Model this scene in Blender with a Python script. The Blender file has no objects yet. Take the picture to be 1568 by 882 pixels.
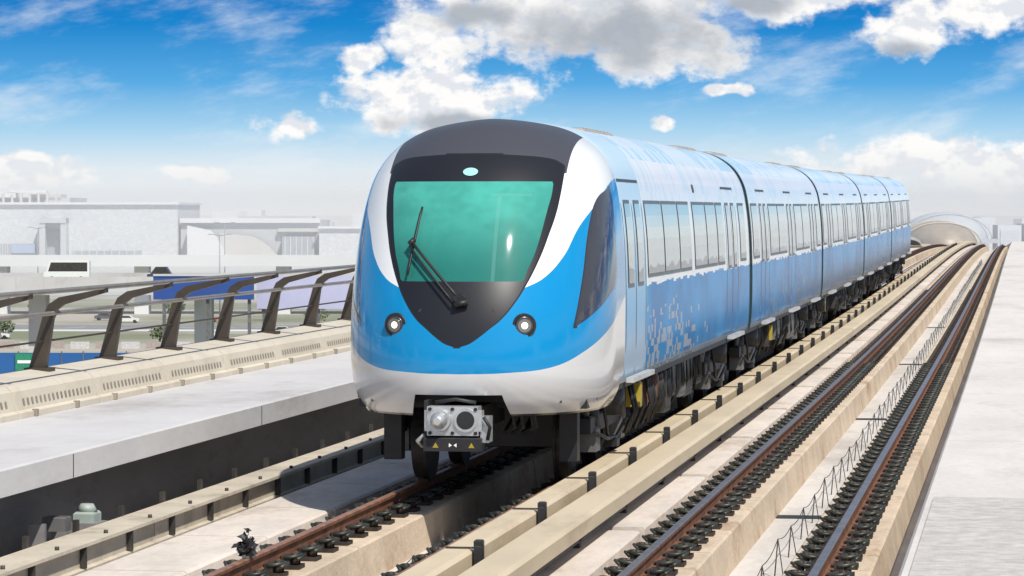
import bpy, math, random
from mathutils import Vector, Matrix
random.seed(4)
sc=bpy.context.scene
TH=math.atan(786/5026);PT=math.atan(119/5087)
cam=bpy.data.cameras.new("camera");co=bpy.data.objects.new("camera",cam);sc.collection.objects.link(co)
cam.lens=5026.0/1568*36;cam.sensor_width=36;cam.clip_end=30000
co.location=(0,0,2.78);co.rotation_euler=(math.pi/2-PT,0,TH);sc.camera=co
sc.view_settings.view_transform='Standard'

# ---------------------------------------------------------------- helpers
class NT:
    def __init__(s,nt): s.nt=nt
    def n(s,t,**k):
        x=s.nt.nodes.new(t)
        for a,b in k.items(): setattr(x,a,b)
        return x
    def lk(s,a,b): s.nt.links.new(a,b)
    def put(s,sock,v):
        if hasattr(v,'is_output'): s.lk(v,sock)
        else:
            if isinstance(v,(tuple,list)) and len(v)==3 and sock.type=='RGBA': v=tuple(v)+(1,)
            sock.default_value=v
    def m(s,op,a,b=0.0,c=None,clamp=False):
        x=s.n('ShaderNodeMath',operation=op);x.use_clamp=clamp
        s.put(x.inputs[0],a);s.put(x.inputs[1],b)
        if c is not None:s.put(x.inputs[2],c)
        return x.outputs[0]
    def add(s,a,b):return s.m('ADD',a,b)
    def sub(s,a,b):return s.m('SUBTRACT',a,b)
    def mul(s,a,b):return s.m('MULTIPLY',a,b)
    def lt(s,a,b):return s.m('LESS_THAN',a,b)
    def gt(s,a,b):return s.m('GREATER_THAN',a,b)
    def mx(s,f,a,b):
        x=s.n('ShaderNodeMix',data_type='RGBA')
        s.put(x.inputs[0],f);s.put(x.inputs[6],a);s.put(x.inputs[7],b)
        return x.outputs[2]
    def mf(s,f,a,b):
        x=s.n('ShaderNodeMix',data_type='FLOAT')
        s.put(x.inputs[0],f);s.put(x.inputs[2],a);s.put(x.inputs[3],b)
        return x.outputs[0]
    def ss(s,v,a,b,o0=0.0,o1=1.0):
        x=s.n('ShaderNodeMapRange',interpolation_type='SMOOTHSTEP')
        s.put(x.inputs[0],v)
        for i,q in zip((1,2,3,4),(a,b,o0,o1)):s.put(x.inputs[i],q)
        return x.outputs[0]
    def curve(s,v,vs,pts,ps):
        x=s.n('ShaderNodeFloatCurve');c=x.mapping.curves[0]
        P=[(a/vs,b/ps) for a,b in pts]
        c.points[0].location=P[0];c.points[1].location=P[-1]
        for p in P[1:-1]:c.points.new(*p)
        for p in c.points:p.handle_type='AUTO_CLAMPED'
        x.mapping.extend='HORIZONTAL'
        x.mapping.update()
        s.put(x.inputs[1],s.m('DIVIDE',v,vs))
        return s.mul(x.outputs[0],ps)
    def comb(s,a,b,c=0.0):
        x=s.n('ShaderNodeCombineXYZ')
        for i,q in enumerate((a,b,c)):s.put(x.inputs[i],q)
        return x.outputs[0]
    def noise(s,vec,scale,detail=4,rough=.55):
        x=s.n('ShaderNodeTexNoise')
        if vec is not None:s.lk(vec,x.inputs['Vector'])
        x.inputs['Scale'].default_value=scale;x.inputs['Detail'].default_value=detail;x.inputs['Roughness'].default_value=rough
        return x.outputs[0]
    def wn(s,vec):
        x=s.n('ShaderNodeTexWhiteNoise');s.lk(vec,x.inputs[0]);return x.outputs[0]
def newmat(name):
    m=bpy.data.materials.new(name);m.use_nodes=True;t=NT(m.node_tree)
    return m,t,m.node_tree.nodes['Principled BSDF']
def mat(name,col,rough=.6,metal=0.0,var=.15,scale=3.0,bump=0.0,dirt=None,stretch=(1,1,1),spec=.5,emit=None):
    m,t,b=newmat(name)
    tc=t.n('ShaderNodeTexCoord');mp=t.n('ShaderNodeMapping');t.lk(tc.outputs['Object'],mp.inputs[0]);mp.inputs['Scale'].default_value=stretch
    n1=t.noise(mp.outputs[0],scale,4,.6)
    f=n1
    if bump:
        n2=t.noise(mp.outputs[0],scale*9,3,.6)
        f=t.add(t.mul(n1,.7),t.mul(n2,.3))
    f=t.ss(f,.3,.7)
    c0=tuple(c*(1-var) for c in col);c1=tuple(min(1,c*(1+var)) for c in col)
    c=t.mx(f,c0,c1)
    if dirt:
        n3=t.noise(mp.outputs[0],scale*.5,6,.72)
        c=t.mx(t.mul(t.ss(n3,.48,.70),.85),c,dirt)
    t.lk(c,b.inputs['Base Color']);b.inputs['Roughness'].default_value=rough;b.inputs['Metallic'].default_value=metal
    b.inputs['Specular IOR Level'].default_value=spec
    if bump:
        bp=t.n('ShaderNodeBump');bp.inputs['Strength'].default_value=bump;bp.inputs['Distance'].default_value=.02
        t.lk(n2,bp.inputs['Height']);t.lk(bp.outputs[0],b.inputs['Normal'])
    if emit:
        b.inputs['Emission Color'].default_value=(*emit[0],1);b.inputs['Emission Strength'].default_value=emit[1]
    return m

def pz(y):
    if y<45:return 0.0
    if y<195:return .3*(1-math.cos(math.pi*(y-45)/150))
    return .6-1e-4*(y-195)**2
def px_(y): return 0.0 if y<230 else -(y-230)**2/6000.0
class MB:
    def __init__(s):s.v=[];s.f=[];s.mi=[];s.sm=[]
    def quad(s,a,mi=0,sm=False):
        n=len(s.v);s.v+=list(a);s.f.append(tuple(range(n,n+len(a))));s.mi.append(mi);s.sm.append(sm)
    def box(s,x0,x1,y0,y1,z0,z1,mi=0,ch=0.0):
        n=len(s.v)
        if ch<=0:
            s.v+=[(x,y,z) for z in(z0,z1) for y in(y0,y1) for x in(x0,x1)]
            F=[(0,2,3,1),(4,5,7,6),(0,1,5,4),(2,6,7,3),(0,4,6,2),(1,3,7,5)]
        else:
            s.v+=[(x0,y0,z0),(x1,y0,z0),(x0,y1,z0),(x1,y1,z0),(x0,y0,z1-ch),(x1,y0,z1-ch),(x0,y1,z1-ch),(x1,y1,z1-ch),
                  (x0+ch,y0+ch,z1),(x1-ch,y0+ch,z1),(x0+ch,y1-ch,z1),(x1-ch,y1-ch,z1)]
            F=[(0,2,3,1),(8,9,11,10),(0,1,5,4),(2,6,7,3),(0,4,6,2),(1,3,7,5),(4,5,9,8),(5,7,11,9),(7,6,10,11),(6,4,8,10)]
        for f in F:s.f.append(tuple(n+i for i in f));s.mi.append(mi);s.sm.append(False)
    def sweep(s,prof,ys,mi=0,mis=None,closed=True,caps=True,sm=False):
        n=len(s.v);k=len(prof)
        for y in ys:
            for p in prof:s.v.append((p[0],y,p[1]))
        for j in range(len(ys)-1):
            for i in range(k if closed else k-1):
                a=n+j*k+i;b=n+j*k+(i+1)%k
                s.f.append((a,b,b+k,a+k));s.mi.append(mis[i] if mis else mi);s.sm.append(sm)
        if caps and closed:
            s.f.append(tuple(n+i for i in reversed(range(k))));s.mi.append(mi);s.sm.append(False)
            m=n+(len(ys)-1)*k
            s.f.append(tuple(m+i for i in range(k)));s.mi.append(mi);s.sm.append(False)
    def tube(s,pts,r,n=8,mi=0,cap=True,sm=True):
        pts=[Vector(p) for p in pts];base=len(s.v)
        for j,p in enumerate(pts):
            d=(pts[min(j+1,len(pts)-1)]-pts[max(j-1,0)])
            d.normalize();u=d.orthogonal() if j==0 else (u-d*u.dot(d));u.normalize();w=d.cross(u)
            rr=r[j] if isinstance(r,(list,tuple)) else r
            for i in range(n):
                a=2*math.pi*i/n;q=p+(u*math.cos(a)+w*math.sin(a))*rr;s.v.append(tuple(q))
        for j in range(len(pts)-1):
            for i in range(n):
                a=base+j*n+i;b=base+j*n+(i+1)%n
                s.f.append((a,b,b+n,a+n));s.mi.append(mi);s.sm.append(sm)
        if cap:
            s.f.append(tuple(base+i for i in reversed(range(n))));s.mi.append(mi);s.sm.append(False)
            m=base+(len(pts)-1)*n
            s.f.append(tuple(m+i for i in range(n)));s.mi.append(mi);s.sm.append(False)
    def build(s,name,mats,origin=(0,0,0),warp=True,parent=None,uv=False,rot=0.0):
        me=bpy.data.meshes.new(name)
        V=[(x+px_(y+origin[1]),y,z+pz(y+origin[1])) for x,y,z in s.v] if warp else s.v
        me.from_pydata(V,[],s.f)
        for m in mats:me.materials.append(m)
        me.polygons.foreach_set('material_index',s.mi);me.polygons.foreach_set('use_smooth',s.sm)
        if uv:
            l=me.uv_layers.new(name='uv')
            for lp in me.loops:
                p=s.v[lp.vertex_index];l.data[lp.index].uv=(p[1]/100,p[2]/4)
        o=bpy.data.objects.new(name,me);sc.collection.objects.link(o)
        o.location=origin;o.rotation_euler=(0,0,rot)
        if parent:o.parent=parent;o.location=(0,0,0)
        return o
def empty(name,loc=(0,0,0),rot=0):
    o=bpy.data.objects.new(name,None);sc.collection.objects.link(o);o.location=loc;o.rotation_euler=(0,0,rot);return o
def rng(a,b,st):
    n=max(1,int(round((b-a)/st)));return [a+(b-a)*i/n for i in range(n+1)]
YS=rng(18,46,28)+rng(50,200,5)[0:]+rng(210,430,10)

# ---------------------------------------------------------------- materials
M_conc=mat('concrete_light',(.64,.575,.515),.85,var=.16,scale=1.6,bump=.3,dirt=(.40,.33,.27),stretch=(1,.35,1))
M_deck=mat('concrete_deck',(.58,.55,.52),.85,var=.16,scale=1.2,bump=.2,dirt=(.35,.32,.29),stretch=(1,.3,1))
M_plinth=mat('concrete_plinth',(.60,.49,.37),.85,var=.2,scale=2.2,bump=.35,dirt=(.32,.21,.125),stretch=(1,.6,1))
M_slab=mat('concrete_walkway',(.65,.615,.585),.8,var=.10,scale=1.2,bump=.3,dirt=(.47,.44,.415),stretch=(1,.4,1))
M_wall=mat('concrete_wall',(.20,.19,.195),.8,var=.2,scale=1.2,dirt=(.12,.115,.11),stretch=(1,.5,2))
M_ledge=mat('concrete_ledge',(.58,.57,.575),.7,var=.08,scale=.9,bump=.1,dirt=(.38,.36,.35),stretch=(1,.5,1.6))
M_cap=mat('parapet_cap_panel',(.62,.565,.47),.6,var=.1,scale=1.4,dirt=(.47,.41,.33))
M_cover=mat('third_rail_cover_beige',(.64,.53,.37),.5,var=.1,scale=1.6,dirt=(.43,.34,.23),stretch=(1,.3,1))
M_black=mat('black_plastic',(.018,.018,.02),.5,var=.3,scale=4)
M_dark=mat('dark_steel',(.045,.040,.036),.6,metal=.2,var=.45,scale=5)
M_fast=mat('fastener_iron',(.034,.024,.019),.65,metal=.1,var=.5,scale=9)
M_rust=mat('rail_rust',(.17,.075,.04),.75,metal=.1,var=.35,scale=6,bump=.2)
M_railh=mat('rail_head_steel',(.34,.26,.22),.3,metal=.8,var=.25,scale=6)
M_railh2=mat('rail_head_rusty',(.38,.19,.11),.42,metal=.4,var=.3,scale=6)
M_post=mat('railing_bronze',(.085,.068,.055),.45,metal=.5,var=.15)
M_pipe=mat('railing_steel',(.36,.33,.30),.35,metal=.6,var=.1)
M_clip=mat('clip_steel',(.045,.05,.042),.45,metal=.4,var=.4)
M_grey=mat('equipment_grey',(.14,.14,.14),.5,metal=.2,var=.25)
M_brown=mat('equipment_brown',(.13,.065,.04),.6,var=.35)
M_yel=mat('equipment_yellow',(.40,.30,.03),.5,var=.25)
M_silver=mat('cast_silver',(.62,.63,.64),.35,metal=.7,var=.15,scale=8,bump=.15)
M_white=mat('white_paint',(.8,.8,.8),.4,var=.03)
M_chrome=mat('headlamp_ring',(.12,.12,.13),.25,metal=.8,var=.05)
M_cyan=mat('lamp_cyan',(.35,.72,.70),.15,var=.03)

def glass_side():
    m,t,b=newmat('carriage_window_glass')
    tc=t.n('ShaderNodeTexCoord');s=t.n('ShaderNodeSeparateXYZ');t.lk(tc.outputs['Object'],s.inputs[0])
    u=t.n('ShaderNodeUVMap',uv_map='uv');s2=t.n('ShaderNodeSeparateXYZ');t.lk(u.outputs[0],s2.inputs[0])
    z=t.mul(s2.outputs[1],4.0)
    n=t.noise(t.comb(0.0,t.mul(s.outputs[1],.8),t.mul(z,.5)),1.0,3)
    c=t.mx(n,(.50,.58,.55),(.70,.76,.72))
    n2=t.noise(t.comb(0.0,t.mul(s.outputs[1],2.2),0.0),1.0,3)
    c=t.mx(t.mul(t.lt(z,t.add(2.03,t.mul(n2,.28))),.85),c,(.06,.065,.07))  # dark reflection along the window foot, painted into the glass colour
    t.lk(c,b.inputs['Base Color']);b.inputs['Roughness'].default_value=.05;b.inputs['Metallic'].default_value=.55
    return m
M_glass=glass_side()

def livery():
    m,t,b=newmat('train_livery_paint')
    tc=t.n('ShaderNodeTexCoord');s=t.n('ShaderNodeSeparateXYZ');t.lk(tc.outputs['Object'],s.inputs[0])
    u=t.n('ShaderNodeUVMap',uv_map='uv');s2=t.n('ShaderNodeSeparateXYZ');t.lk(u.outputs[0],s2.inputs[0])
    ax=t.m('ABSOLUTE',s.outputs[0]);y=t.mul(s2.outputs[0],100.0);z=t.mul(s2.outputs[1],4.0)
    q=t.add(ax,y)
    WHITE=(.80,.815,.83);BLUE=(.001,.245,.55);SIL=(.60,.605,.62)
    cell=lambda a,b_:t.wn(t.comb(t.m('FLOOR',t.m('DIVIDE',y,a)),t.m('FLOOR',t.m('DIVIDE',z,b_)),t.gt(s.outputs[0],0.0)))
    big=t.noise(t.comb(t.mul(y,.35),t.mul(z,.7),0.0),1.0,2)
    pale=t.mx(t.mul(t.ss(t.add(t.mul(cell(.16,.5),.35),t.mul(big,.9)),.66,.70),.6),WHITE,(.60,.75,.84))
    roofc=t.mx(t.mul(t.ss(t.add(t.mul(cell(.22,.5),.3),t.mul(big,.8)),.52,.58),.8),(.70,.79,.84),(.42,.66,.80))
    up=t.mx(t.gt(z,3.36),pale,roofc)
    edge=t.add(1.955,t.mul(t.wn(t.comb(t.m('FLOOR',t.m('DIVIDE',y,.26)),7.0,0.0)),.05))
    shade=t.noise(t.comb(t.mul(y,.7),t.mul(z,.9),5.0),1.0,3)
    lowb=t.mx(t.ss(shade,.35,.65),(.001,.165,.43),(.002,.26,.60))
    inb=t.mul(t.mul(t.ss(y,4.4,5.0),t.ss(y,12.5,6.0)),t.mul(t.ss(z,1.80,1.35),t.ss(z,.98,1.10)))
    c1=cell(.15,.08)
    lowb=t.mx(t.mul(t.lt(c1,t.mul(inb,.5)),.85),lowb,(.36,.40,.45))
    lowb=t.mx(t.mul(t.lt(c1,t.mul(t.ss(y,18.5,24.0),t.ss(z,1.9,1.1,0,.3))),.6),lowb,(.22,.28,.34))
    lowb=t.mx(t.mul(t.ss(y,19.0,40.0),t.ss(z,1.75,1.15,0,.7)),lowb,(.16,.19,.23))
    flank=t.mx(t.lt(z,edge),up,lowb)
    dz=t.mul(t.gt(y,2.5),t.lt(y,4.5))
    dcol=t.mx(t.ss(z,1.5,3.0),(.16,.40,.65),(.56,.72,.82))
    dcol=t.mx(t.ss(z,1.75,1.2,0,.7),dcol,(.46,.53,.60))
    flank=t.mx(dz,flank,dcol)
    xb=t.curve(z,4.0,[(1.46,0),(1.49,.10),(1.55,.19),(1.64,.30),(1.73,.405),(1.88,.52),(2.03,.605),(2.35,.735),(2.55,.79),(2.74,.835),(2.90,.855),(3.13,.865),(3.2,.865),(3.27,.81),(3.325,.62),(3.345,.30),(3.347,0)],1.4)
    xg=t.curve(z,4.0,[(2.095,.585),(2.11,.61),(2.18,.63),(2.39,.70),(2.8,.775),(3.0,.80),(3.05,.80),(3.07,.785)],1.4)
    front=t.lt(y,2.2)
    black=t.mul(t.mul(t.lt(ax,xb),front),t.mul(t.gt(z,1.46),t.lt(z,3.346)))
    seam=t.mul(t.mul(t.lt(ax,t.add(xb,.018)),front),t.mul(t.gt(z,1.45),t.lt(z,3.36)))
    glass=t.mul(t.mul(t.lt(ax,xg),front),t.mul(t.gt(z,2.095),t.lt(z,3.075)))
    qb=t.curve(z,4.0,[(2.0,.80),(2.03,.91),(2.12,1.22),(2.34,1.66),(2.61,2.06),(2.78,2.44),(2.88,2.72),(3.0,3.05),(3.1,3.5),(3.13,3.98)],5.0)
    blue=t.mul(t.gt(q,qb),t.lt(z,3.13))
    blue=t.m('MAXIMUM',blue,t.lt(z,2.03))
    zl=t.curve(q,5.0,[(0,1.20),(.5,1.21),(1.27,1.265),(1.98,1.42),(2.76,1.62),(3.44,1.80),(4.2,2.0)],4.0)
    low=t.lt(z,zl)
    qL=t.curve(z,4.0,[(1.65,1.69),(2.09,1.98),(2.67,2.39),(2.90,2.71),(3.02,3.22)],5.0)
    qR=t.curve(z,4.0,[(1.65,1.70),(1.77,2.15),(1.95,2.75),(2.07,3.08),(2.5,3.2),(2.9,3.27),(3.02,3.25)],5.0)
    sw=t.mul(t.mul(t.gt(q,qL),t.lt(q,qR)),t.mul(t.gt(z,1.65),t.lt(z,3.02)))
    swf=t.mul(t.mul(t.gt(q,t.sub(qL,.035)),t.lt(q,t.add(qR,.03))),t.mul(t.gt(z,1.63),t.lt(z,3.04)))
    roofd=t.mul(t.mul(t.gt(z,3.16),t.lt(ax,.90)),t.lt(y,3.25))
    nose=t.mx(blue,WHITE,BLUE)
    nose=t.mx(low,nose,SIL)
    nose=t.mx(t.lt(z,.80),nose,(.05,.05,.05))
    nose=t.mx(roofd,nose,(.062,.064,.078))
    nose=t.mx(seam,nose,(.02,.02,.022))
    nose=t.mx(black,nose,(.014,.015,.020))
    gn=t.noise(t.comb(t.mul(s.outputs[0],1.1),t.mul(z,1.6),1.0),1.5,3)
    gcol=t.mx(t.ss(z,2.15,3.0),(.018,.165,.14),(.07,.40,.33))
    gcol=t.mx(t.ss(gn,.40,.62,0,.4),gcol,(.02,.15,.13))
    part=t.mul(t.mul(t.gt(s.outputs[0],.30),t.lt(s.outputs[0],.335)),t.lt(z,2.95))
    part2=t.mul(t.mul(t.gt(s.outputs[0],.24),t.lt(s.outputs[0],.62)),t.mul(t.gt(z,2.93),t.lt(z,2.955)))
    gcol=t.mx(t.mul(t.m('MAXIMUM',part,part2),.22),gcol,(.16,.42,.36))  # faint cab interior with pale reflection lines, painted into the windscreen colour
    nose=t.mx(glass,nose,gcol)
    nose=t.mx(swf,nose,(.03,.03,.035));nose=t.mx(sw,nose,(.045,.042,.05))
    isn=t.lt(y,2.52)
    col=t.mx(isn,flank,nose)
    t.lk(col,b.inputs['Base Color'])
    gl=t.mul(isn,t.m('MAXIMUM',glass,sw))
    bl=t.mul(isn,t.mul(t.m('MAXIMUM',black,roofd),t.sub(1.0,glass)))
    r=t.mf(bl,t.mf(gl,.15,.04),.38)
    t.lk(r,b.inputs['Roughness'])
    t.lk(t.mf(isn,1.12,1.45),b.inputs['IOR'])
    t.lk(t.mf(isn,t.mf(t.lt(z,1.98),.5,.10),.5),b.inputs['Specular IOR Level'])
    t.lk(t.mul(t.mul(isn,t.sub(1.0,bl)),.45),b.inputs['Coat Weight']);b.inputs['Coat Roughness'].default_value=.05
    wob=t.noise(t.comb(0.0,t.mul(y,.55),t.mul(z,.9)),1.0,2)
    bp=t.n('ShaderNodeBump');bp.inputs['Strength'].default_value=.35;bp.inputs['Distance'].default_value=.02
    t.lk(wob,bp.inputs['Height']);t.lk(bp.outputs[0],b.inputs['Normal'])
    return m
M_liv=livery()

# ---------------------------------------------------------------- train
TX,TY=-5.44,31.3
ORG=(TX,TY,0)
ROWS=[(.78,1.20,.22,1.9),(.95,1.29,.08,1.85),(1.2,1.33,0,1.8),(1.6,1.34,.03,1.8),(2.0,1.34,.15,1.9),(2.5,1.32,.38,2.1),(2.9,1.275,.62,2.3),(3.15,1.22,.82,2.5),(3.35,1.12,1.04,2.7),(3.5,.98,1.28,2.9),(3.62,.78,1.52,3.1),(3.69,.54,1.8,3.4),(3.73,.27,2.15,3.8),(3.74,0,2.4,4.0)]
def cr(rows,t):
    n=len(rows)-1;i=min(int(t),n-1);f=t-i
    p=[rows[max(0,min(n,i+k))] for k in(-1,0,1,2)]
    return [0.5*((2*p[1][j])+(-p[0][j]+p[2][j])*f+(2*p[0][j]-5*p[1][j]+4*p[2][j]-p[3][j])*f*f+(-p[0][j]+3*p[1][j]-3*p[2][j]+p[3][j])*f**3) for j in range(len(rows[0]))]
def t_of_z(z):
    a,b=0,len(ROWS)-1.0
    for _ in range(40):
        m=(a+b)/2
        if cr(ROWS,m)[0]<z:a=m
        else:b=m
    return a
def Wz(z):return cr(ROWS,t_of_z(z))[1]
NE=2.3
def nose_y(x,z):
    _,W,y0,Yf=cr(ROWS,t_of_z(z));c=min(1,abs(x)/W)
    a=math.asin(c**(NE/2));return y0+(Yf-y0)*(1-math.cos(a)**(2/NE))
train=empty('metro_train',ORG)
def nose():
    import bmesh
    b=MB();SUB=8;NL=(len(ROWS)-1)*SUB;NP=34
    us=[-2]+[-i/NP for i in range(NP,0,-1)]+[i/NP for i in range(0,NP+1)]+[2]
    for k in range(NL+1):
        z,W,y0,Yf=cr(ROWS,k/SUB);W=max(W,0)
        for u in us:
            a=min(abs(u),1)*math.pi/2;sg=1 if u>0 else -1
            x=W*math.sin(a)**(2/NE);y=y0+(Yf-y0)*(1-max(0,math.cos(a))**(2/NE))
            if abs(u)>1:y=4.6
            b.v.append((sg*x,y,z))
    m=len(us)
    for k in range(NL):
        for i in range(m-1):
            b.f.append((k*m+i,k*m+i+1,(k+1)*m+i+1,(k+1)*m+i));b.mi.append(0);b.sm.append(True)
    o=b.build('nose_shell',[M_liv],ORG,parent=train,uv=True)
    bm=bmesh.new();bm.from_mesh(o.data)
    def bis(co_,no,filt):
        g=[e for e in list(bm.verts)+list(bm.edges)+list(bm.faces) if filt(e)]
        bmesh.ops.bisect_plane(bm,geom=g,plane_co=co_,plane_no=no)
    def ctr(e):
        if isinstance(e,bmesh.types.BMVert):return e.co
        if isinstance(e,bmesh.types.BMEdge):return (e.verts[0].co+e.verts[1].co)/2
        return e.calc_center_median()
    lowf=lambda e:ctr(e).z<1.12
    bis((-.43,0,.99),Vector((1,0,-.28)).normalized(),lowf)
    bis((.43,0,.99),Vector((1,0,.28)).normalized(),lowf)
    bis((0,0,.995),(0,0,1),lowf);bis((0,2.35,0),(0,1,0),lowf)
    dl=[]
    for f in bm.faces:
        c=f.calc_center_median()
        if c.z<.995 and c.y<.9 and abs(c.x)<.43+.28*(.99-c.z):dl.append(f)
        elif c.z<.995 and c.y>2.35:dl.append(f)
    bmesh.ops.delete(bm,geom=dl,context='FACES')
    bm.to_mesh(o.data);bm.free()
nose()
ENDS=[4.6,18.1,18.45,35.8,36.15,53.4,53.75,70.9,71.25,88.4]
zs=[1.0+.1*i for i in range(22)]
right=[(Wz(z),z) for z in zs]
k0=t_of_z(3.12)
ts=[k0+(len(ROWS)-1-k0)*i/26 for i in range(27)]
right+=[(max(0,cr(ROWS,t)[1]),cr(ROWS,t)[0]) for t in ts]
prof=right+[(-x,z) for x,z in reversed(right[:-1])]
M_teal=mat('gangway_teal',(.008,.035,.045),.6)
for i in range(5):
    b=MB();y0,y1=ENDS[2*i],ENDS[2*i+1]
    b.sweep(prof,rng(y0,y1,2.5),sm=True,caps=False)
    b.quad([(x,y0,z) for x,z in reversed(prof)],1);b.quad([(x,y1,z) for x,z in prof],1)
    b.build('carriage_body',[M_liv,M_teal],ORG,parent=train,uv=True)
b=MB()
big_=[(x*1.004,1.0+(z-1)*1.002) for x,z in prof]
for i in range(4):
    y0,y1=ENDS[2*i+1],ENDS[2*i+2]
    b.sweep([(x*.90,1.0+(z-1)*.95) for x,z in prof],[y0-.05,y0+.1,y0+.2,y0+.3,y1+.05],mi=0)
    b.sweep(big_,[y1-.01,y1+.09],mi=0,caps=False);b.sweep(big_,[y0-.05,y0+.01],mi=0,caps=False)
    b.box(-.6,.6,y0-.3,y1+.3,.45,.8,1)
b.build('gangway_bellows',[M_teal,M_black],ORG,parent=train)

M_frame=mat('window_seal',(.10,.12,.13),.4)
M_dleaf=mat('door_seal_dark',(.04,.06,.08),.5)
M_sill=mat('door_sill_steel',(.60,.60,.60),.35,metal=.4)
gb=MB()
def panel(y0,y1,z0,z1,off,mi):
    n=6
    for sd in(1,-1):
        P=[]
        for k in range(n+1):
            z=z0+(z1-z0)*k/n;x=sd*(Wz(z)+off);P.append(((x,y0,z),(x,y1,z)))
        for k in range(n):
            a,b_=P[k];c,d=P[k+1]
            gb.quad((a,b_,d,c) if sd>0 else (b_,a,c,d),mi,True)
def window(y0,y1,z0=2.05,z1=2.9):
    panel(y0,y1,z0,z1,.004,1);panel(y0+.035,y1-.035,z0+.04,z1-.04,.008,0)
def door(y0,y1):
    L=.028
    for a in(y0,(y0+y1)/2-L/2,y1-L):panel(a,a+L,1.06,3.12,.004,2)
    panel(y0+L,y1-L,3.09,3.12,.004,2)
    w=(y1-y0)/2
    for c in(y0+w/2+.02,y1-w/2-.02):window(c-w*.29,c+w*.29,1.98,2.9)
    for sd in(1,-1):
        x=sd*1.35
        gb.box(min(x,x+sd*.08),max(x,x+sd*.08),y0-.05,y1+.05,1.0,1.05,3)
door(2.58,4.42)
for a,b_ in((4.62,6.3),(6.36,8.0),(8.06,9.45),(9.85,11.45),(11.51,12.9)):window(a,b_)
window(13.0,14.0)
door(14.3,16.1)
window(16.5,17.5)
for i in range(1,5):
    c=(ENDS[2*i]+ENDS[2*i+1])/2
    for k in(-6,0,6):door(c+k-.85,c+k+.85)
    for a in(-4.9,1.1):
        window(c+a,c+a+1.85);window(c+a+1.93,c+a+3.78)
    window(c-8.3,c-7.1);window(c+7.1,c+8.3)
panel(10.3,10.5,3.02,3.12,.006,2)
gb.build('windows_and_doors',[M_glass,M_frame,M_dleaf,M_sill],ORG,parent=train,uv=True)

b=MB()
for i in range(5):
    y0,y1=ENDS[2*i],ENDS[2*i+1]
    if i==0:y0=4.0
    for k in range(2):
        yc=y0+(y1-y0)*(.12 if k==0 else .82)
        b.box(.10,.66,yc-1.3,yc+1.3,3.50,3.695,0,ch=.03)
        for j in range(8):b.box(.30,.62,yc-1.15+.30*j,yc-1.15+.30*j+.14,3.692,3.70,1)
b.build('roof_hatches',[mat('roof_hatch_tan',(.36,.31,.27),.6),M_dark],ORG,parent=train)

b=MB()
for sx in(-1,1):
    c=Vector((sx*.635,nose_y(.635,1.67),1.67));nn=Vector((sx*.34,-1,-.03)).normalized()
    b.tube([c-nn*.05,c+nn*.012],.118,28,0)
    b.tube([c+nn*.012,c+nn*.022],[.094,.082],28,1)
    b.tube([c+nn*.018,c+nn*.028],.066,24,2)
    b.tube([c+nn*.026,c+nn*.036],[.036,.026],20,3)
c=Vector((.0,nose_y(0,3.165),3.165));nn=Vector((0,-1,.75)).normalized()
uu=Vector((1,0,0));ww=nn.cross(uu)
n0=len(b.v);K=24
for i in range(K):
    a=2*math.pi*i/K;b.v.append(tuple(c+nn*.012+uu*.075*math.cos(a)+ww*.05*math.sin(a)))
b.f.append(tuple(range(n0,n0+K)));b.mi.append(4);b.sm.append(False)
b.build('headlamps',[M_black,M_chrome,mat('lamp_reflector',(.3,.3,.3),.2,metal=.8),mat('lamp_bulb_glow',(.9,.9,.8),.2,emit=((1,.95,.8),1.2)),M_cyan],ORG,parent=train)

b=MB()
def NP_(x,z,o=.07):return (x,nose_y(x,z)-o,z)
b.tube([NP_(.02,1.93,.0),NP_(.02,1.93,.09)],.05,12,0)
b.tube([NP_(.02+(-.54)*k/6,1.93+.56*k/6,.08) for k in range(7)],.015,8,0)
b.tube([NP_(-.04+(-.49)*k/6,1.90+.54*k/6,.08) for k in range(7)],.010,8,0)
b.tube([NP_(-.53+.09*k/8-.0,2.16+.66*k/8,.055) for k in range(9)],.012,8,0)
b.tube([NP_(-.53,2.46,.085),NP_(-.49,2.5,.06)],.03,8,0)
b.tube([NP_(-.03,1.87,.06),NP_(.10,1.90,.06)],.03,8,0)
b.build('windscreen_wiper',[M_black],ORG,parent=train)
b=MB()
b.quad([(x,nose_y(x,z)-.004,z) for x,z in((-.40,1.80),(.36,1.80),(.34,1.83),(-.38,1.83))],0)
b.build('front_vent_slot',[mat('vent_maroon',(.06,.03,.035),.5)],ORG,parent=train)

b=MB()
b.box(-.25,.25,-.22,-.02,.62,.90,0)
b.box(-.28,.28,-.19,-.05,.66,.86,0)
b.tube([(-.12,-.2,.77),(-.12,-.29,.77)],[.115,.105],24,0)
b.tube([(-.12,-.29,.77),(-.12,-.40,.77)],[.085,.035],20,0)
b.tube([(.13,-.2,.77),(.13,-.245,.77)],.115,24,0)
b.tube([(.13,-.245,.77),(.13,-.247,.77)],.088,24,1)
for x in(-.22,.0,.225):
    for z in(.645,.875):b.tube([(x,-.22,z),(x,-.24,z)],.018,8,1)
b.box(-.28,.28,-.25,.0,.47,.60,1,ch=.01)
b.box(-.30,-.26,-.1,.1,.5,.95,1);b.box(.26,.34,-.15,.1,.55,.8,0)
b.tube([(.30,-.2,.80),(.36,-.18,.70),(.33,-.15,.58)],.018,8,1)
b.tube([(-.29,-.15,.62),(-.36,-.12,.56),(-.34,0,.50)],.02,8,0)
b.box(-.22,.22,-.0,1.6,.66,.88,1)
for x in(-.19,.16):b.quad([(x,-.254,.505),(x+.06,-.254,.505),(x+.03,-.254,.555)],2)
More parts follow.
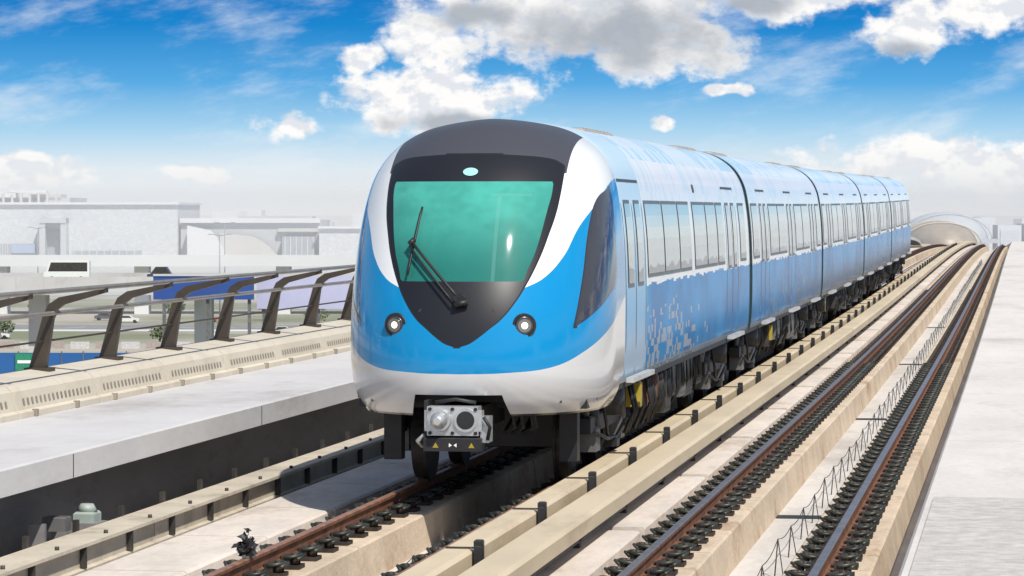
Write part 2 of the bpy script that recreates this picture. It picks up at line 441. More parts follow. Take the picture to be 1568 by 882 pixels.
b.quad([(-.03,-.254,.51),(.0,-.254,.53),(-.03,-.254,.55)],3);b.quad([(.045,-.254,.51),(.045,-.254,.55),(.015,-.254,.53)],3)
b.tube([(-.2,-.05,.93),(0,-.03,.96),(.2,-.05,.93)],.018,8,1)
b.build('coupler',[M_silver,M_black,M_yel,M_white],ORG,parent=train)

b=MB()
b.box(-1.15,1.15,.95,2.4,.82,1.1,0)
b.box(-.95,.95,.55,.95,.90,1.05,0)
b.box(-1.0,1.0,2.2,2.3,.35,.95,0)  # crosswise black skirting box, added to cut the light under the nose
for sx in(-1,1):
    b.box(sx*.90-.09,sx*.90+.09,1.40,1.60,.26,.95,0)
    for j in range(4):
        xj=sx*random.uniform(.35,.6);b.tube([(xj,1.0,.9),(xj+.05,1.05,.62),(xj-.1,1.3,.55),(xj,1.6,.8)],.02,6,0)
def wheel(xc,yc,r=.41):
    sx=1 if xc>0 else -1
    b.tube([(xc-.065,yc,r),(xc+.065,yc,r)],r,28,1,sm=False)
    b.tube([(xc-.09*sx,yc,r),(xc-.06*sx,yc,r)],r+.03,28,1,sm=False)
    b.tube([(xc+.065*sx,yc,r),(xc+.085*sx,yc,r)],[.30,.28],24,3,sm=False)
    b.tube([(xc+.065*sx,yc,r),(xc+.2*sx,yc,r)],.13,16,0,sm=False)
def bogie(yc):
    for dy in(-1.05,1.05):
        for sx in(-1,1):wheel(sx*.75,yc+dy)
        b.tube([(-.7,yc+dy,.41),(.7,yc+dy,.41)],.08,10,0)
    for sx in(-1,1):
        x=sx*.98
        b.box(x-.08,x+.08,yc-1.5,yc+1.5,.50,.68,0,ch=.02)
        for dy in(-1.05,1.05):
            b.box(x-.10,x+.10,yc+dy-.17,yc+dy+.17,.30,.56,3,ch=.03)
            b.tube([(x,yc+dy,.56),(x,yc+dy,.84)],.11,12,0)
            b.tube([(x,yc+dy-.35,.6),(x+.06*sx,yc+dy-.35,.95)],.035,8,3)
        b.tube([(x,yc,.62),(x,yc,.95)],.25,16,0)
        b.tube([(x+.12*sx,yc-1.3,.5),(x+.14*sx,yc-.6,.4),(x+.12*sx,yc+.3,.36),(x+.12*sx,yc+1.2,.5)],.02,6,0)
        b.tube([(x+.10*sx,yc-.9,.95),(x+.15*sx,yc-.8,.6),(x+.12*sx,yc-.4,.4)],.02,6,0)
        b.box(min(x,x+sx*.18),max(x,x+sx*.18),yc-.12,yc+.12,.28,.36,0)
for i in range(5):
    y0,y1=ENDS[2*i],ENDS[2*i+1]
    if i==0:y0=0.9
    bogie(y0+2.6 if i else 3.4);bogie(y1-2.6)
    b.box(-1.22,1.22,max(y0,1.2),y1,.90,1.03,0)
    a=y0+(5.1 if i==0 else 4.6);e=y1-4.6
    yy=a
    while yy<e-.4:
        L=random.choice([.35,.45,.7,1.1,1.4]);L=min(L,e-yy)
        for sx in(-1,1):
            w=random.uniform(.35,.6);x1=random.uniform(1.02,1.2);zb=random.uniform(.34,.58)
            xx=sorted((sx*x1,sx*(x1-w)))
            mi=random.choice([0,0,1,1,3]) if not(i==0 and yy<a+1.5) else 4
            b.box(xx[0],xx[1],yy,yy+L,zb,.94,mi,)
            xo=sx*x1
            b.box(min(xo,xo+sx*.012),max(xo,xo+sx*.012),yy+.05,yy+L-.05,zb+.06,.86,mi)
            for j in range(3):
                yj=yy+random.uniform(.05,L);b.tube([(xo,yj,.9),(xo+sx*.03,yj+.05,.6),(xo-sx*.05,yj+.1,.4)],.018,6,0)
        yy+=L+random.choice([.08,.25,.4])
b.box(1.08,1.24,4.72,4.92,.62,.90,2,ch=.02);b.box(1.05,1.22,38.9,39.2,.6,.9,2)
b.box(1.05,1.22,24.0,24.2,.6,.85,2)
for yj in (4.3,4.55,5.2,5.9,6.4,6.8):
    b.tube([(1.15,yj,.95),(1.22,yj+.05,.6),(1.1,yj+.12,.35)],.022,6,0)
b.build('underframe_bogies',[M_black,M_dark,M_yel,M_grey,M_brown],ORG,parent=train)

# ---------------------------------------------------------------- viaduct deck and walkways
b=MB()
b.sweep([(-9.3,-1.2),(4.0,-1.2),(4.0,-.52),(-9.3,-.52)],YS)
b.build('viaduct_deck',[M_deck])
def seglist(y0,y1,L,gap):
    out=[];y=y0
    while y<y1:
        out.append((y,min(y+L-gap,y1)));y+=L
    return out
def segsweep(b,prof,L,gap,y0=18,y1=320,mi=0,mis=None):
    for a,e in seglist(y0,y1,L,gap):
        b.sweep(prof,rng(a,e,6) if a>44 else [a,e],mi=mi,mis=mis)
b=MB()
segsweep(b,[(-.89,-.50),(4.0,-.50),(4.0,.20),(-.86,.20),(-.89,.17)],9.6,.04,y1=420)
b.build('walkway_slab',[M_slab])
b=MB()
for a,e in seglist(23,29.6,1.1,.02):b.box(-.80,2.5,a,e,.20,.225)
b.build('walkway_cover_plate',[mat('cover_plate_concrete',(.52,.495,.475),.85,var=.2,scale=7,bump=.5)])

RP=[(-.075,-.16),(.075,-.16),(.075,-.145),(.012,-.125),(.012,-.045),(.036,-.03),(.036,-.006),(.028,0),(-.028,0),(-.036,-.006),(-.036,-.03),(-.012,-.045),(-.012,-.125),(-.075,-.145)]
def track(xl,xr,name,headm):
    T=empty(name)
    for xc in(xl,xr):
        b=MB()
        b.sweep([(xc+x,z) for x,z in RP],YS,mis=[0,0,0,0,0,0,1,1,1,0,0,0,0,0])
        b.build('rail',[M_rust,headm],parent=T)
        b=MB()
        segsweep(b,[(xc-.36,-.52),(xc+.40,-.52),(xc+.36,-.20),(xc+.34,-.185),(xc-.34,-.185),(xc-.36,-.20)],5.2,.05,y1=420)
        b.build('rail_plinth',[M_plinth],parent=T)
        b=MB();y0=20.0
        while y0<250:
            y=y0+random.uniform(-.03,.03)
            b.box(xc-.24,xc+.24,y-.11,y+.11,-.184,-.150,0)
            for sx in(-1,1):
                b.box(xc+sx*.115-.035,xc+sx*.115+.035,y-.085,y+.085,-.150,-.075,0)
                if y<110:
                    b.tube([(xc+sx*.19,y-.045,-.16),(xc+sx*.19,y-.045,-.05)],.032,7,0)
                    b.tube([(xc+sx*.19,y+.06,-.16),(xc+sx*.19,y+.06,-.08)],.026,6,0)
                if y<62:
                    b.tube([(xc+sx*(.06+.10*(1-math.cos(a))*.9),y+.09*math.sin(a),-.10+.025*math.sin(a*.5)) for a in[k*math.pi/5 for k in range(0,10)]],.016,5,1)
                    b.tube([(xc+sx*.22,y-.11,-.10),(xc+sx*.265,y,-.075),(xc+sx*.22,y+.11,-.10)],.016,5,1)
            y0+=.66
        b.build('rail_fasteners',[M_fast,M_clip],parent=T)
    return T
track(-3.04,-1.60,'railway_track',M_railh)
track(-6.16,-4.72,'railway_track',M_railh2)
def cable(x,z,r,name,m,y0=18,y1=200):
    b=MB();pts=[]
    y=y0
    while y<y1:
        pts.append((x+random.uniform(-.015,.015),y,z+random.uniform(-.006,.006)));y+=1.3
    b.tube(pts,r,6);b.build(name,[m])
cable(-5.62,-.50,.02,'signal_cable',M_black)

def third(x0,x1,zt,y0=18,y1=420,name='third_rail',clampx=None):
    T=empty(name);b=MB();h=.15
    for a,e in seglist(y0,y1,11.8,.012):
        b.sweep([(x0,zt-h),(x1,zt-h),(x1,zt-.03),(x1-.03,zt),(x0+.03,zt),(x0,zt-.03)],rng(a,e,4) if a>44 else [a,e])
    b.build('cover',[M_cover],parent=T)
    b=MB();y=21.2
    xc=(x0+x1)/2
    while y<200:
        b.box(xc-.04,xc+.04,y-.05,y+.05,-.5,zt-h,1)
        b.box(xc-.12,xc+.12,y-.09,y+.09,-.5,-.42,1)
        if clampx:
            cx=clampx
            b.box(cx-.03,cx+.03,y-.07,y+.07,zt-.17,zt+.03,0,ch=.01)
            b.box(cx-.035,cx+.035,y-.04,y+.04,zt-.12,zt+.07,0,ch=.01)
            b.box(x0+.04,cx,y-.015,y+.015,zt+.002,zt+.014,1)
        y+=3.3
    b.build('brackets',[M_black,M_dark],parent=T)
    b=MB();b.sweep([(xc-.04,zt-h-.12),(xc+.04,zt-h-.12),(xc+.04,zt-h),(xc-.04,zt-h)],[18]+rng(46,400,8));b.build('conductor_rail',[M_dark],parent=T)
third(-4.38,-4.13,.22,clampx=-4.085)
third(-3.96,-3.63,.22)
b=MB()
for a,e in seglist(23.6,320,6.1,.34):
    b.sweep([(-4.42,-.30),(-3.42,-.30),(-3.42,-.12),(-3.44,-.10),(-4.42,-.10)],[a,e] if a<44 else rng(a,e,3))
b.sweep([(-4.32,-.50),(-3.405,-.50),(-3.405,-.30),(-4.32,-.30)],[18]+rng(46,400,8),mi=1)
b.build('cable_trough',[M_conc,M_dark])
def wires(x,name,zb=-.52,y0=19,y1=170):
    b=MB();y=y0;tops=[]
    while y<y1:
        h=random.uniform(.26,.34);l=random.uniform(-.05,.05)
        b.tube([(x,y,zb),(x+.02,y+.10+l,zb+h)],.0065,5);b.tube([(x+.06,y+.22,zb),(x+.02,y+.10+l,zb+h)],.005,5)
        tops.append((x+.02,y+.10+l,zb+h));y+=1.75
    for p,q in zip(tops,tops[1:]):
        b.tube([(p[0]+(q[0]-p[0])*k/4,p[1]+(q[1]-p[1])*k/4,p[2]+(q[2]-p[2])*k/4-.04*math.sin(math.pi*k/4)) for k in range(5)],.004,4,cap=False)
    b.build(name,[M_dark])
wires(-2.22,'cable_support_posts');wires(-5.25,'cable_support_posts',y1=31)
b=MB()
for y in(35.2,52,70,90):
    b.box(-2.68,-1.97,y,y+.35,-.516,-.512)
b.build('drain_slot',[M_black])

b=MB()
segsweep(b,[(-7.85,-.50),(-7.00,-.50),(-7.00,-.29),(-7.03,-.27),(-7.85,-.27)],3.0,.05)
b.build('cable_trough',[M_conc])
b=MB()
segsweep(b,[(-8.42,-.36),(-8.05,-.36),(-8.05,-.33),(-8.10,-.32),(-8.10,-.15),(-8.03,-.13),(-8.03,-.10),(-8.42,-.10)],6.0,.03)
b.sweep([(-8.35,-.51),(-8.15,-.51),(-8.15,-.36),(-8.35,-.36)],[18]+rng(46,300,8),mi=1)
y=20
while y<120:
    b.box(-8.095,-8.04,y,y+.03,-.32,-.13,2);b.box(-8.46,-8.42,y+1,y+1.09,-.2,.0,2)
    b.tube([(-8.12,y+.9,-.11),(-8.12,y+.9,-.07)],.022,6,2)
    y+=1.5
b.build('cable_tray',[mat('tray_concrete',(.54,.48,.39),.8,bump=.2,dirt=(.32,.28,.22)),M_wall,M_dark])
b=MB()
b.box(-8.88,-8.66,28.95,29.15,-.15,-.02,0,ch=.01)
b.box(-8.75,-8.55,29.5,29.75,-.12,-.02,1,ch=.02);b.tube([(-8.65,29.62,-.02),(-8.65,29.62,.05)],[.10,.06],14,1)
b.box(-8.80,-8.50,29.45,29.8,-.5,-.12,2)
b.box(-8.9,-8.75,28.6,28.66,-.5,-.05,2);b.box(-8.9,-8.75,29.3,29.36,-.5,-.05,2)
b.build('trackside_junction_box',[M_grey,mat('box_mint',(.35,.41,.38),.5),M_wall])
b=MB()
rs=random.Random(3)
for k in range(90):
    c=Vector((-6.16+rs.gauss(0,.035),25.6+rs.gauss(0,.04),.03+abs(rs.gauss(0,.08))))
    u=Vector((rs.gauss(0,1),rs.gauss(0,1),rs.gauss(0,1))).normalized();w_=u.orthogonal().normalized();sz=rs.uniform(.02,.06)
    b.quad([tuple(c-u*sz),tuple(c+w_*sz*.5),tuple(c+u*sz*.8),tuple(c-w_*sz*.6)],0)
b.build('black_plastic_scrap',[M_black])
b=MB()
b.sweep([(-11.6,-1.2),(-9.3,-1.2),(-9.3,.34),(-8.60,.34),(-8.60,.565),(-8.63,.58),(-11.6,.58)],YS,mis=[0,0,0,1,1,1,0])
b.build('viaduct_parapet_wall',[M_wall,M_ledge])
b=MB()
for a,e in seglist(21.5,300,7.5,7.48):b.box(-8.605,-8.597,a,a+.02,.345,.56)
b.build('parapet_joint_seals',[M_dark])
b=MB()
segsweep(b,[(-11.25,.582),(-10.50,.582),(-10.50,.64),(-10.56,.66),(-10.60,.86),(-10.66,.92),(-11.20,.985),(-11.25,.96)],3.1,.04,y1=320)
for a in range(0,560):
    y=20+a*.155
    if (y-18)%3.1>.2 and (y-18)%3.1<2.9:
        b.quad([(-10.563,y,.71),(-10.563,y+.06,.71),(-10.578,y+.06,.78),(-10.578,y,.78)],1)
for a in range(0,60):
    y=20+a*1.55;b.box(-10.52,-10.46,y,y+.05,.585,.66,1)
b.build('parapet_cap',[M_cap,mat('vent_holes',(.27,.24,.20),.8)])
b=MB();y=27.5
P=[(-11.22,.96),(-11.02,.96),(-10.93,1.55),(-10.88,1.66),(-10.80,1.72),(-10.30,1.86),(-10.30,1.91),(-10.86,1.80),(-10.98,1.72),(-11.05,1.58)]
while y<300:
    b.sweep(P,[y-.045,y+.045]);b.box(-11.25,-10.95,y-.12,y+.12,.955,1.0)
    y+=2.87
for x,z,r in((-10.33,1.92,.028),(-10.92,1.62,.026)):
    b.tube([(x,yy,z) for yy in [18]+rng(46,320,8)],r,8,1)
b.tube([(-11.04,yy,1.30) for yy in [18]+rng(46,320,8)],.012,6,0)
b.build('guard_railing',[M_post,M_pipe])

# ---------------------------------------------------------------- city (rotated frame around camera foot)
GZ=-19.0
m,t,bs=newmat('desert_city_ground')
tc=t.n('ShaderNodeTexCoord')
n1=t.noise(tc.outputs['Object'],.012,6);n2=t.noise(tc.outputs['Object'],.06,5)
c=t.mx(t.ss(n1,.44,.58),(.40,.37,.32),(.20,.22,.14));c=t.mx(t.ss(n2,.5,.65,0,.6),c,(.30,.27,.23))
s=t.n('ShaderNodeSeparateXYZ');t.lk(tc.outputs['Object'],s.inputs[0])
c=t.mx(t.ss(s.outputs[1],650.0,1300.0),c,(.56,.56,.55))  # far ground turns pale: distance haze painted into the base colour
t.lk(c,bs.inputs['Base Color']);bs.inputs['Roughness'].default_value=.9
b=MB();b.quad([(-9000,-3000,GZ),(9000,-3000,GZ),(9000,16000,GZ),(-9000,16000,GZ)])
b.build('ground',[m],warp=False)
def cb(b,name,mats):return b.build(name,mats,warp=False,rot=TH)
H_white=mat('pale_white_cladding',(.64,.655,.67),.8,var=.03,scale=.05)  # distant cladding and glazing paled, haze mixed into their colours
H_grey=mat('pale_grey_cladding',(.46,.485,.51),.8,var=.05,scale=.05)
H_dark=mat('pale_glazing',(.30,.33,.36),.6,var=.1,scale=.05)
H_tan=mat('pale_tan_cladding',(.52,.51,.49),.8,var=.05,scale=.05)
m,t,bs=newmat('perforated_cladding')
tc=t.n('ShaderNodeTexCoord');v=t.n('ShaderNodeTexVoronoi');v.inputs['Scale'].default_value=.6;mp=t.n('ShaderNodeMapping');mp.inputs['Scale'].default_value=(1,1,1.6)
t.lk(tc.outputs['Object'],mp.inputs[0]);t.lk(mp.outputs[0],v.inputs[0])
t.lk(t.mx(t.ss(v.outputs['Distance'],.2,.6),(.62,.64,.655),(.53,.55,.57)),bs.inputs['Base Color']);bs.inputs['Roughness'].default_value=.8  # low-contrast tones with the haze already in the colour
H_perf=m
b=MB()
b.box(-250,-142.6,1400,1500,GZ,5.6,0);b.box(-251,-141.8,1398.5,1502,5.6,6.6,1)
b.box(-200.5,-198,1392,1400,-19,-.2,2);b.box(-191.5,-189,1392,1400,-19,-.2,2);b.box(-200.5,-189,1391.5,1400,-2.2,-.2,2)
b.box(-198,-191.5,1399,1400,-19,-5.5,3)
b.box(-218,-203,1397,1400,-19,-11,3);b.box(-187,-158,1397,1400,-19,-14,3)
for i in range(9):b.box(-186.5+i*3.2,-186.2+i*3.2,1396.6,1397,-19,-14,1)
b.box(-213,-203,1396,1397,-15,-11.5,4)
for i in range(14):b.box(-218+i*1.1,-217.8+i*1.1,1396.6,1397,-19,-11,1)
cb(b,'exhibition_hall',[H_perf,H_white,H_grey,H_dark,mat('pale_blue_panel',(.30,.40,.56),.6)])
b=MB()
b.box(-240,-202,1500,1560,GZ,9,0);b.box(-236,-226,1495,1510,9,11.5,1);b.box(-220,-206,1500,1520,8,10.5,2);b.box(-230,-212,1495,1500,11.2,12.2,1)
for i in range(8):b.box(-236+i*4,-235+i*4,1494,1496,5,11,2)
cb(b,'rooftop_plant_building',[H_grey,H_white,H_tan])
b=MB()
b.box(-141.8,-82,1405,1480,GZ,-1.0,0);b.box(-142,-82,1403,1405,-2.2,-.2,1)
for (l0,l1,z1,mi) in((-138,-120,-3.4,1),(-124,-98,-6.5,2)):
    N=14;pp=[(l0,GZ),(l0,z1)]+[(l0+(l1-l0)*k/N,GZ+(z1-GZ)*(1-(k/N)**3)) for k in range(N//2,N+1)]
    n=len(b.v)
    for d in(1393+mi,1402):
        for l,z in pp:b.v.append((l,d,z))
    k=len(pp)
    for i in range(k):
        j=(i+1)%k;b.f.append((n+i,n+j,n+k+j,n+k+i));b.mi.append(mi);b.sm.append(False)
    b.f.append(tuple(n+i for i in range(k)));b.mi.append(mi);b.sm.append(False)
b.box(-98,-84,1400,1405,-19,-8,3)
for i in range(6):b.box(-97+i*2.4,-96.7+i*2.4,1399.6,1400,-19,-8,1)
b.box(-100,-83,1402,1405,-6,-4.5,2)
b.box(-118,-86,1412,1440,-1.0,.6,0)
cb(b,'convention_centre',[H_grey,H_white,H_tan,H_dark])
b=MB()
b.box(-82,-20,1395,1460,GZ,-4.2,0);b.box(-82.4,-20,1393.5,1395,-4.6,-3.6,1)
cb(b,'perforated_office_building',[H_perf,H_white])
b=MB()
rs=random.Random(8)
for i in range(46):
    l=-620+i*27+rs.uniform(-8,8);h=rs.uniform(8,24);w=rs.uniform(10,26)
    b.box(l,l+w,2300,2340,GZ,GZ+h,rs.choice([0,1]))
cb(b,'distant_skyline_buildings',[H_white,mat('pale_block',(.62,.65,.68),.8,var=.03,scale=.02)])  # skyline whitened in its base colours to stand for haze
M_road=mat('asphalt_pale',(.24,.24,.24),.9,var=.1,scale=.1)
b=MB()
b.box(-200,60,470,484,-9.0,-7.3,0);b.box(-200,60,484.01,484.4,-8.5,-6.3,0);b.box(-200,60,469.6,469.99,-9.2,-6.6,0)
b.box(-200,60,470.2,483.8,-7.296,-7.28,1)
for i in range(9):b.box(-190+i*24,-187.5+i*24,475,479,GZ,-9,0)
for i in range(60):b.box(-199+i*4,-198.9+i*4,469.55,469.6,-9.1,-6.62,2)
b.box(-200,60,469.5,469.58,-9.2,-8.7,2)
cb(b,'highway_flyover',[mat('flyover_concrete',(.50,.50,.495),.8,var=.08,scale=.3,dirt=(.40,.39,.37)),M_road,H_grey])
b=MB();b.box(-300,100,690,706,-8.6,-7.2,0);b.box(-300,100,689,690,-8.8,-6.4,0)
for i in range(12):b.box(-290+i*30,-287+i*30,695,700,GZ,-8.6,0)
cb(b,'highway_flyover',[H_white])
b=MB();b.box(-400,200,600,628,GZ+.02,GZ+.05,0)
for i in range(60):b.box(-300+i*7,-297+i*7,613.8,614.2,GZ+.054,GZ+.058,1)
b.box(-400,200,596,599.9,GZ,GZ+.15,2)
cb(b,'road',[M_road,M_white,H_white])
def vehicle(name,l,d,z,L,Hh,col,kind='car',heading=0):
    b=MB();w=1.8 if kind=='car' else 2.1
    if kind=='car':
        pr=[(-L/2,.35),(L/2,.35),(L/2,.75),(L*.42,.92),(L*.24,.98),(L*.10,Hh),(-L*.24,Hh),(-L*.40,1.0),(-L/2,.92)]
        win=[(L*.20,.98),(L*.085,Hh-.08),(-L*.22,Hh-.08),(-L*.34,1.0)]
    else:
        pr=[(-L/2,.4),(L/2,.4),(L/2,1.15),(L*.44,1.35),(L*.36,Hh),(-L*.48,Hh),(-L/2,Hh-.15)]
        win=[(L*.40,1.35),(L*.34,Hh-.35),(-L*.46,Hh-.35),(-L*.46,1.35)]
    n=len(b.v);k=len(pr)
    for yy in(-w/2,w/2):
        for x,z_ in pr:b.v.append((x,yy,z_))
    for i in range(k):
        j=(i+1)%k;b.f.append((n+i,n+j,n+k+j,n+k+i));b.mi.append(0);b.sm.append(False)
    b.f.append(tuple(n+i for i in reversed(range(k))));b.mi.append(0);b.sm.append(False)
    b.f.append(tuple(n+k+i for i in range(k)));b.mi.append(0);b.sm.append(False)
    for yy in(-w/2-.01,w/2+.01):b.quad([(x,yy,z_) for x,z_ in win],1)
    if kind!='car':
        for i in range(4):b.box(-L*.4+i*L*.2,-L*.4+i*L*.2+.08,-w/2-.02,-w/2-.011,1.35,Hh-.35,0)
    for x in(-L*.32,L*.32):
        for yy in(-w/2,w/2):b.tube([(x,yy-.08,.33),(x,yy+.08,.33)],.33,14,2)
    o=b.build(name,[mat(name+'_paint',col,.3,var=.03),M_dark,M_black],warp=False,rot=TH+heading)
    r=Vector((math.cos(TH),math.sin(TH),0));f=Vector((-math.sin(TH),math.cos(TH),0))
    o.location=r*l+f*d+Vector((0,0,z));return o
vehicle('minibus',-64.5,476,-7.28,6.6,3.0,(.72,.76,.70),'bus',math.pi)
vehicle('car',-50.5,476,-7.28,4.7,2.0,(.06,.07,.09))
vehicle('parked_car',-75,640,GZ,4.6,1.5,(.7,.7,.7));vehicle('parked_car',-52,560,GZ,4.5,1.5,(.75,.75,.75),'car',.5)
vehicle('parked_car',-81,655,GZ,4.6,1.5,(.1,.1,.12));vehicle('parked_car',-40,575,GZ,4.6,1.6,(.5,.52,.55))
vehicle('parked_car',-60,645,GZ,4.6,1.6,(.6,.1,.08));vehicle('parked_car',-88,560,GZ,4.6,1.6,(.7,.7,.72))
M_blue=mat('hoarding_blue',(.02,.065,.26),.5,var=.08,scale=.2);M_lav=mat('hoarding_lavender',(.42,.43,.60),.5,var=.06,scale=.2)
b=MB();b.box(-32.8,-23.6,300,300.3,-5.3,-3.0,0);b.box(-32.8,-23.6,299.9,300,-3.15,-2.95,1)
for l in(-32,-28,-24.2):b.box(l,l+.3,300.3,300.6,GZ,-3,2)
cb(b,'blue_billboard',[M_blue,H_grey,M_grey])
b=MB();b.box(-23.5,-13.5,302,302.3,-6.2,-3.2,0)
for l in(-23,-18,-14):b.box(l,l+.3,302.3,302.6,GZ,-3.2,1)
cb(b,'lavender_billboard',[M_lav,M_grey])
b=MB()
for i in range(8):b.box(-72+i*2.9,-69.15+i*2.9,440,440.12,GZ,-16.2,0);b.box(-72+i*2.9-.1,-72+i*2.9+.05,439.9,440.2,GZ,-16.0,2)
b.box(-66.6,-63.0,439.7,439.88,-18.7,-16.3,1);b.box(-66.3,-63.3,439.66,439.69,-17.6,-17.2,3)
cb(b,'blue_hoarding_fence',[mat('fence_blue',(.015,.10,.30),.5,var=.05,scale=.3),mat('sign_green',(.02,.22,.12),.5),M_grey,M_white])
b=MB()
for i in range(30):b.box(-110+i*4,-107+i*4,520,520.2,GZ,GZ+1.1,i%2)
cb(b,'site_barrier',[mat('barrier_white',(.5,.5,.5),.6),mat('barrier_grey',(.35,.3,.28),.6)])
def lamp(l,d,h,z=GZ):
    b=MB();b.tube([(l,d,z),(l,d,z+h)],[.16,.08],8);b.tube([(l,d,z+h),(l-1.6,d,z+h+.3)],.06,6);b.tube([(l,d,z+h),(l+1.6,d,z+h+.3)],.06,6)
    b.box(l-2.3,l-1.5,d-.15,d+.15,z+h+.22,z+h+.36);b.box(l+1.5,l+2.3,d-.15,d+.15,z+h+.22,z+h+.36)
    cb(b,'street_lamp',[H_dark])
for l,d,h in((-104,720,18),(-63,720,19),(-57,640,17),(-128,720,18),(-40,640,9)):lamp(l,d,h)
M_leaf=mat('foliage',(.09,.12,.055),.8,var=.5,scale=.8);M_trunk=mat('bark',(.15,.11,.08),.9)
def tree(l,d,h,r):
    b=MB();b.tube([(l,d,GZ),(l+.1,d,GZ+h*.5),(l,d,GZ+h*.8)],[.2,.14,.05],7,1)
    for k in range(4):
        a=k*1.6;b.tube([(l,d,GZ+h*.45),(l+r*.6*math.cos(a),d+r*.6*math.sin(a),GZ+h*.75)],[.08,.03],5,1)
    for k in range(260):
        a=random.uniform(0,6.28);e=random.uniform(-1,1);rr=r*random.uniform(.4,1)**.6*(1+.25*math.sin(3*a+l))
        c=Vector((l+rr*math.cos(a)*math.sqrt(1-e*e),d+rr*math.sin(a)*math.sqrt(1-e*e),GZ+h*.72+e*rr*.6))
        u=Vector((random.gauss(0,1),random.gauss(0,1),random.gauss(0,1))).normalized();w_=u.orthogonal().normalized();sz=random.uniform(.15,.34)
        b.quad([tuple(c-u*sz),tuple(c+w_*sz*.7),tuple(c+u*sz),tuple(c-w_*sz*.7)],0)
    cb(b,'tree',[M_leaf,M_trunk])
for l,d,h,r in((-87,560,3,2.0),(-92,640,4,2.4),(-68,660,3.5,2.0),(-49,655,4,2.2),(-58,540,2.5,1.6),(-36,600,4,2.2),(-98,575,3.4,1.8)):tree(l,d,h,r)
M_gold=mat('station_shell_tan',(.36,.31,.25),.5,metal=.1,var=.12,scale=.3)
def shell(name,l,d,z,lx,ly,h,m1,m2):
    b=MB();NU,NV=28,12;n=len(b.v)
    for j in range(NV+1):
        e=j/NV*math.pi/2
        for i in range(NU):
            a=2*math.pi*i/NU;b.v.append((l+lx*math.cos(e)*math.cos(a),d+ly*math.cos(e)*math.sin(a),z+h*math.sin(e)))
    for j in range(NV):
        for i in range(NU):
            a=n+j*NU+i;c_=n+j*NU+(i+1)%NU;b.f.append((a,c_,c_+NU,a+NU));b.mi.append(0);b.sm.append(True)
    for k in range(2):
        pts=[(l+lx*1.02*math.cos(x),d-ly*(.15+.3*k),z+h*(1.0-.08*k)*math.sin(x)) for x in[math.pi*i/16 for i in range(17)]]
        b.tube(pts,.22,5,1)
    b.box(l-lx*1.05,l+lx*1.05,d-ly*.9,d+ly*.9,z-1.2,z+.2,1)
    for k in range(5):b.box(l-lx+k*lx*.48,l-lx+k*lx*.48+1.2,d-2,d+2,GZ,z-1.2,1)
    cb(b,name,[m1,m2])
shell('metro_station',117,905,-6.2,10.5,26,6.4,M_gold,mat('station_rib',(.46,.42,.37),.5))
shell('metro_station',152,1160,-7,15,36,9.5,mat('pale_shell',(.46,.49,.53),.8,var=.03,scale=.05),mat('pale_shell_rib',(.42,.45,.49),.8))  # farther shell greyed, haze put into its colours
b=MB()
for l,w,z in((150,9,-3.5),(161,8,-1),(172,11,.2),(185,9,-2.5),(196,14,-2)):
    b.box(l,l+w,1250,1275,GZ,z,0);b.box(l+1,l+w-1,1249.5,1250,-14,z-2,1)
cb(b,'distant_apartment_blocks',[mat('pale_apartment',(.56,.59,.63),.7,var=.03,scale=.05),mat('pale_windows',(.50,.53,.58),.6)])  # walls and windows nearly alike, haze painted into both colours
# thin dust haze hugging the plain
hm=bpy.data.materials.new('dust_haze');hm.use_nodes=True;nt=hm.node_tree;nt.nodes.clear()
vo=nt.nodes.new('ShaderNodeOutputMaterial');vs_=nt.nodes.new('ShaderNodeVolumeScatter')
vs_.inputs['Color'].default_value=(.98,.99,1,1);vs_.inputs['Density'].default_value=.0007;vs_.inputs['Anisotropy'].default_value=-.45
nt.links.new(vs_.outputs[0],vo.inputs['Volume'])
try:hm.cycles.homogeneous_volume=True
except Exception:pass
b=MB();b.box(-1500,1500,560,2250,GZ+.6,14);cb(b,'haze',[hm])

# ---------------------------------------------------------------- light and sky
SD=Vector((.36,-.52,.78)).normalized()
l=bpy.data.lights.new('sun','SUN');l.energy=4.8;l.angle=math.radians(.53);l.color=(1,.95,.86)
lo=bpy.data.objects.new('sun',l);sc.collection.objects.link(lo);lo.rotation_euler=SD.to_track_quat('Z','Y').to_euler()
w=bpy.data.worlds.new('World');sc.world=w;w.use_nodes=True;t=NT(w.node_tree)
try:w.cycles.sampling_method='NONE'
except Exception:pass
bg=w.node_tree.nodes['Background']
sky=t.n('ShaderNodeTexSky',sky_type='NISHITA');sky.sun_disc=False
sky.sun_elevation=math.asin(SD.z);sky.sun_rotation=math.atan2(SD.x,SD.y)
tc=t.n('ShaderNodeTexCoord');s=t.n('ShaderNodeSeparateXYZ');t.lk(tc.outputs['Generated'],s.inputs[0])
dx,dy,dz=s.outputs
az=t.m('ARCTAN2',dx,dy);hor=t.m('SQRT',t.add(t.mul(dx,dx),t.mul(dy,dy)))
el=t.m('ARCTAN2',dz,hor)
U=t.mul(az,5.07);V=t.mul(el,5.087)   # units of ~0.2 rad
r=t.n('ShaderNodeValToRGB');t.lk(t.m('DIVIDE',V,.36),r.inputs[0])
cr_=r.color_ramp;E=[(0,(.90,.915,.92)),(.18,(.75,.85,.91)),(.36,(.38,.65,.87)),(.55,(.10,.41,.78)),(.80,(.012,.24,.63)),(1,(.005,.175,.54))]
cr_.elements[0].position=0;cr_.elements[0].color=(*E[0][1],1);cr_.elements[1].position=1;cr_.elements[1].color=(*E[-1][1],1)
for p,c in E[1:-1]:
    e=cr_.elements.new(p);e.color=(*c,1)
base=r.outputs[0]
cv=t.noise(t.comb(t.add(t.mul(U,2.0),t.mul(V,2.2)),t.sub(t.mul(V,7.0),t.mul(U,1.6)),2.0),1.5,7,.62)
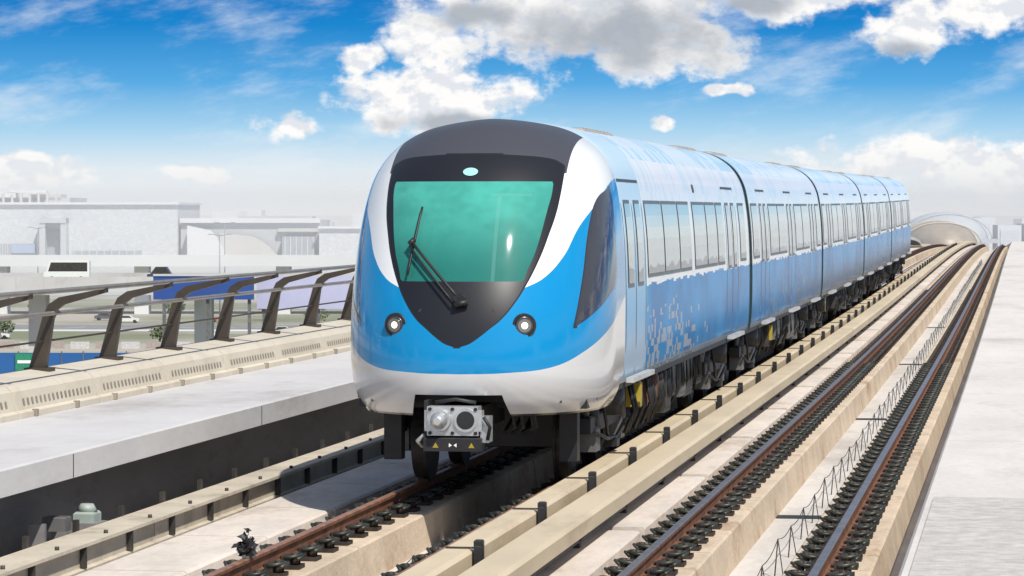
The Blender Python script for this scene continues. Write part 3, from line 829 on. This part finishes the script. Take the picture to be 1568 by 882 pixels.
cm=t.mul(t.ss(cv,.45,.80),.75)
base=t.mx(cm,base,(.86,.91,.95))
wp=t.n('ShaderNodeTexNoise');t.lk(t.comb(U,V,7.0),wp.inputs['Vector']);wp.inputs['Scale'].default_value=11.0;wp.inputs['Detail'].default_value=3
ws=t.n('ShaderNodeSeparateColor');t.lk(wp.outputs[1],ws.inputs[0])
Uw=t.add(U,t.mul(t.sub(ws.outputs[0],.5),.10));Vw=t.add(V,t.mul(t.sub(ws.outputs[1],.5),.055))
vec=t.comb(U,t.mul(V,1.35),0.0)
nz=t.noise(vec,14.0,9,.58);nz2=t.noise(t.comb(t.add(U,.006),t.mul(t.add(V,.014),1.35),0.0),14.0,4,.55)
def blob(cx,cy,rx,ry):
    a=t.m('DIVIDE',t.sub(Uw,(cx-1570)/1000.0),rx/1000.0);b_=t.m('DIVIDE',t.sub(Vw,(322-cy)/1000.0),ry/1000.0)
    return t.sub(1.0,t.m('SQRT',t.add(t.mul(a,a),t.mul(b_,b_))))
def many(BL):
    D=None
    for q in BL:
        x=blob(*q);D=x if D is None else t.m('MAXIMUM',D,x)
    return D
D=many([(890,10,310,100),(1010,55,155,70),(655,145,165,62),(650,50,85,65),(1400,40,95,52),(1520,5,120,55),(1210,-10,150,45),(440,195,50,30),(300,265,60,22),(40,265,110,30),(1440,246,240,44),(1545,255,120,56),(1015,185,26,16),(560,85,55,24),(1115,130,34,13)])
far=t.ss(t.m('ABSOLUTE',t.add(U,.75)),.95,1.5);D2=t.mul(t.sub(t.noise(vec,1.2,3),.52),3.0)
D=t.mf(t.m('MAXIMUM',far,t.ss(V,.40,.6)),D,D2)
dens=t.add(D,t.mul(t.sub(nz,.5),1.9))
mask=t.ss(dens,-.02,.42)
lit=t.ss(t.sub(nz,nz2),-.08,.05)
G=many([(950,45,250,66),(730,15,110,34),(1395,70,70,18),(680,182,120,18),(1150,0,110,22)])
core=t.ss(t.add(G,t.mul(t.sub(nz,.5),1.6)),-.1,.8)
ccol=t.mx(lit,(.78,.81,.86),(1.0,.99,.975))
ccol=t.mx(t.mul(core,.85),ccol,(.37,.41,.47))
hz=t.ss(V,.0,.13,1.0,0.0)
ccol=t.mx(t.mul(hz,.6),ccol,(.89,.905,.91))
near=t.mx(mask,base,ccol)
near10=t.n('ShaderNodeVectorMath',operation='SCALE');t.lk(near,near10.inputs[0]);near10.inputs['Scale'].default_value=10.0
hi=t.mx(t.mul(mask,.4),sky.outputs[0],(5.5,5.6,5.8))
fin=t.mx(t.ss(V,.42,.8),near10.outputs[0],hi)
t.lk(fin,bg.inputs[0]);bg.inputs[1].default_value=.1
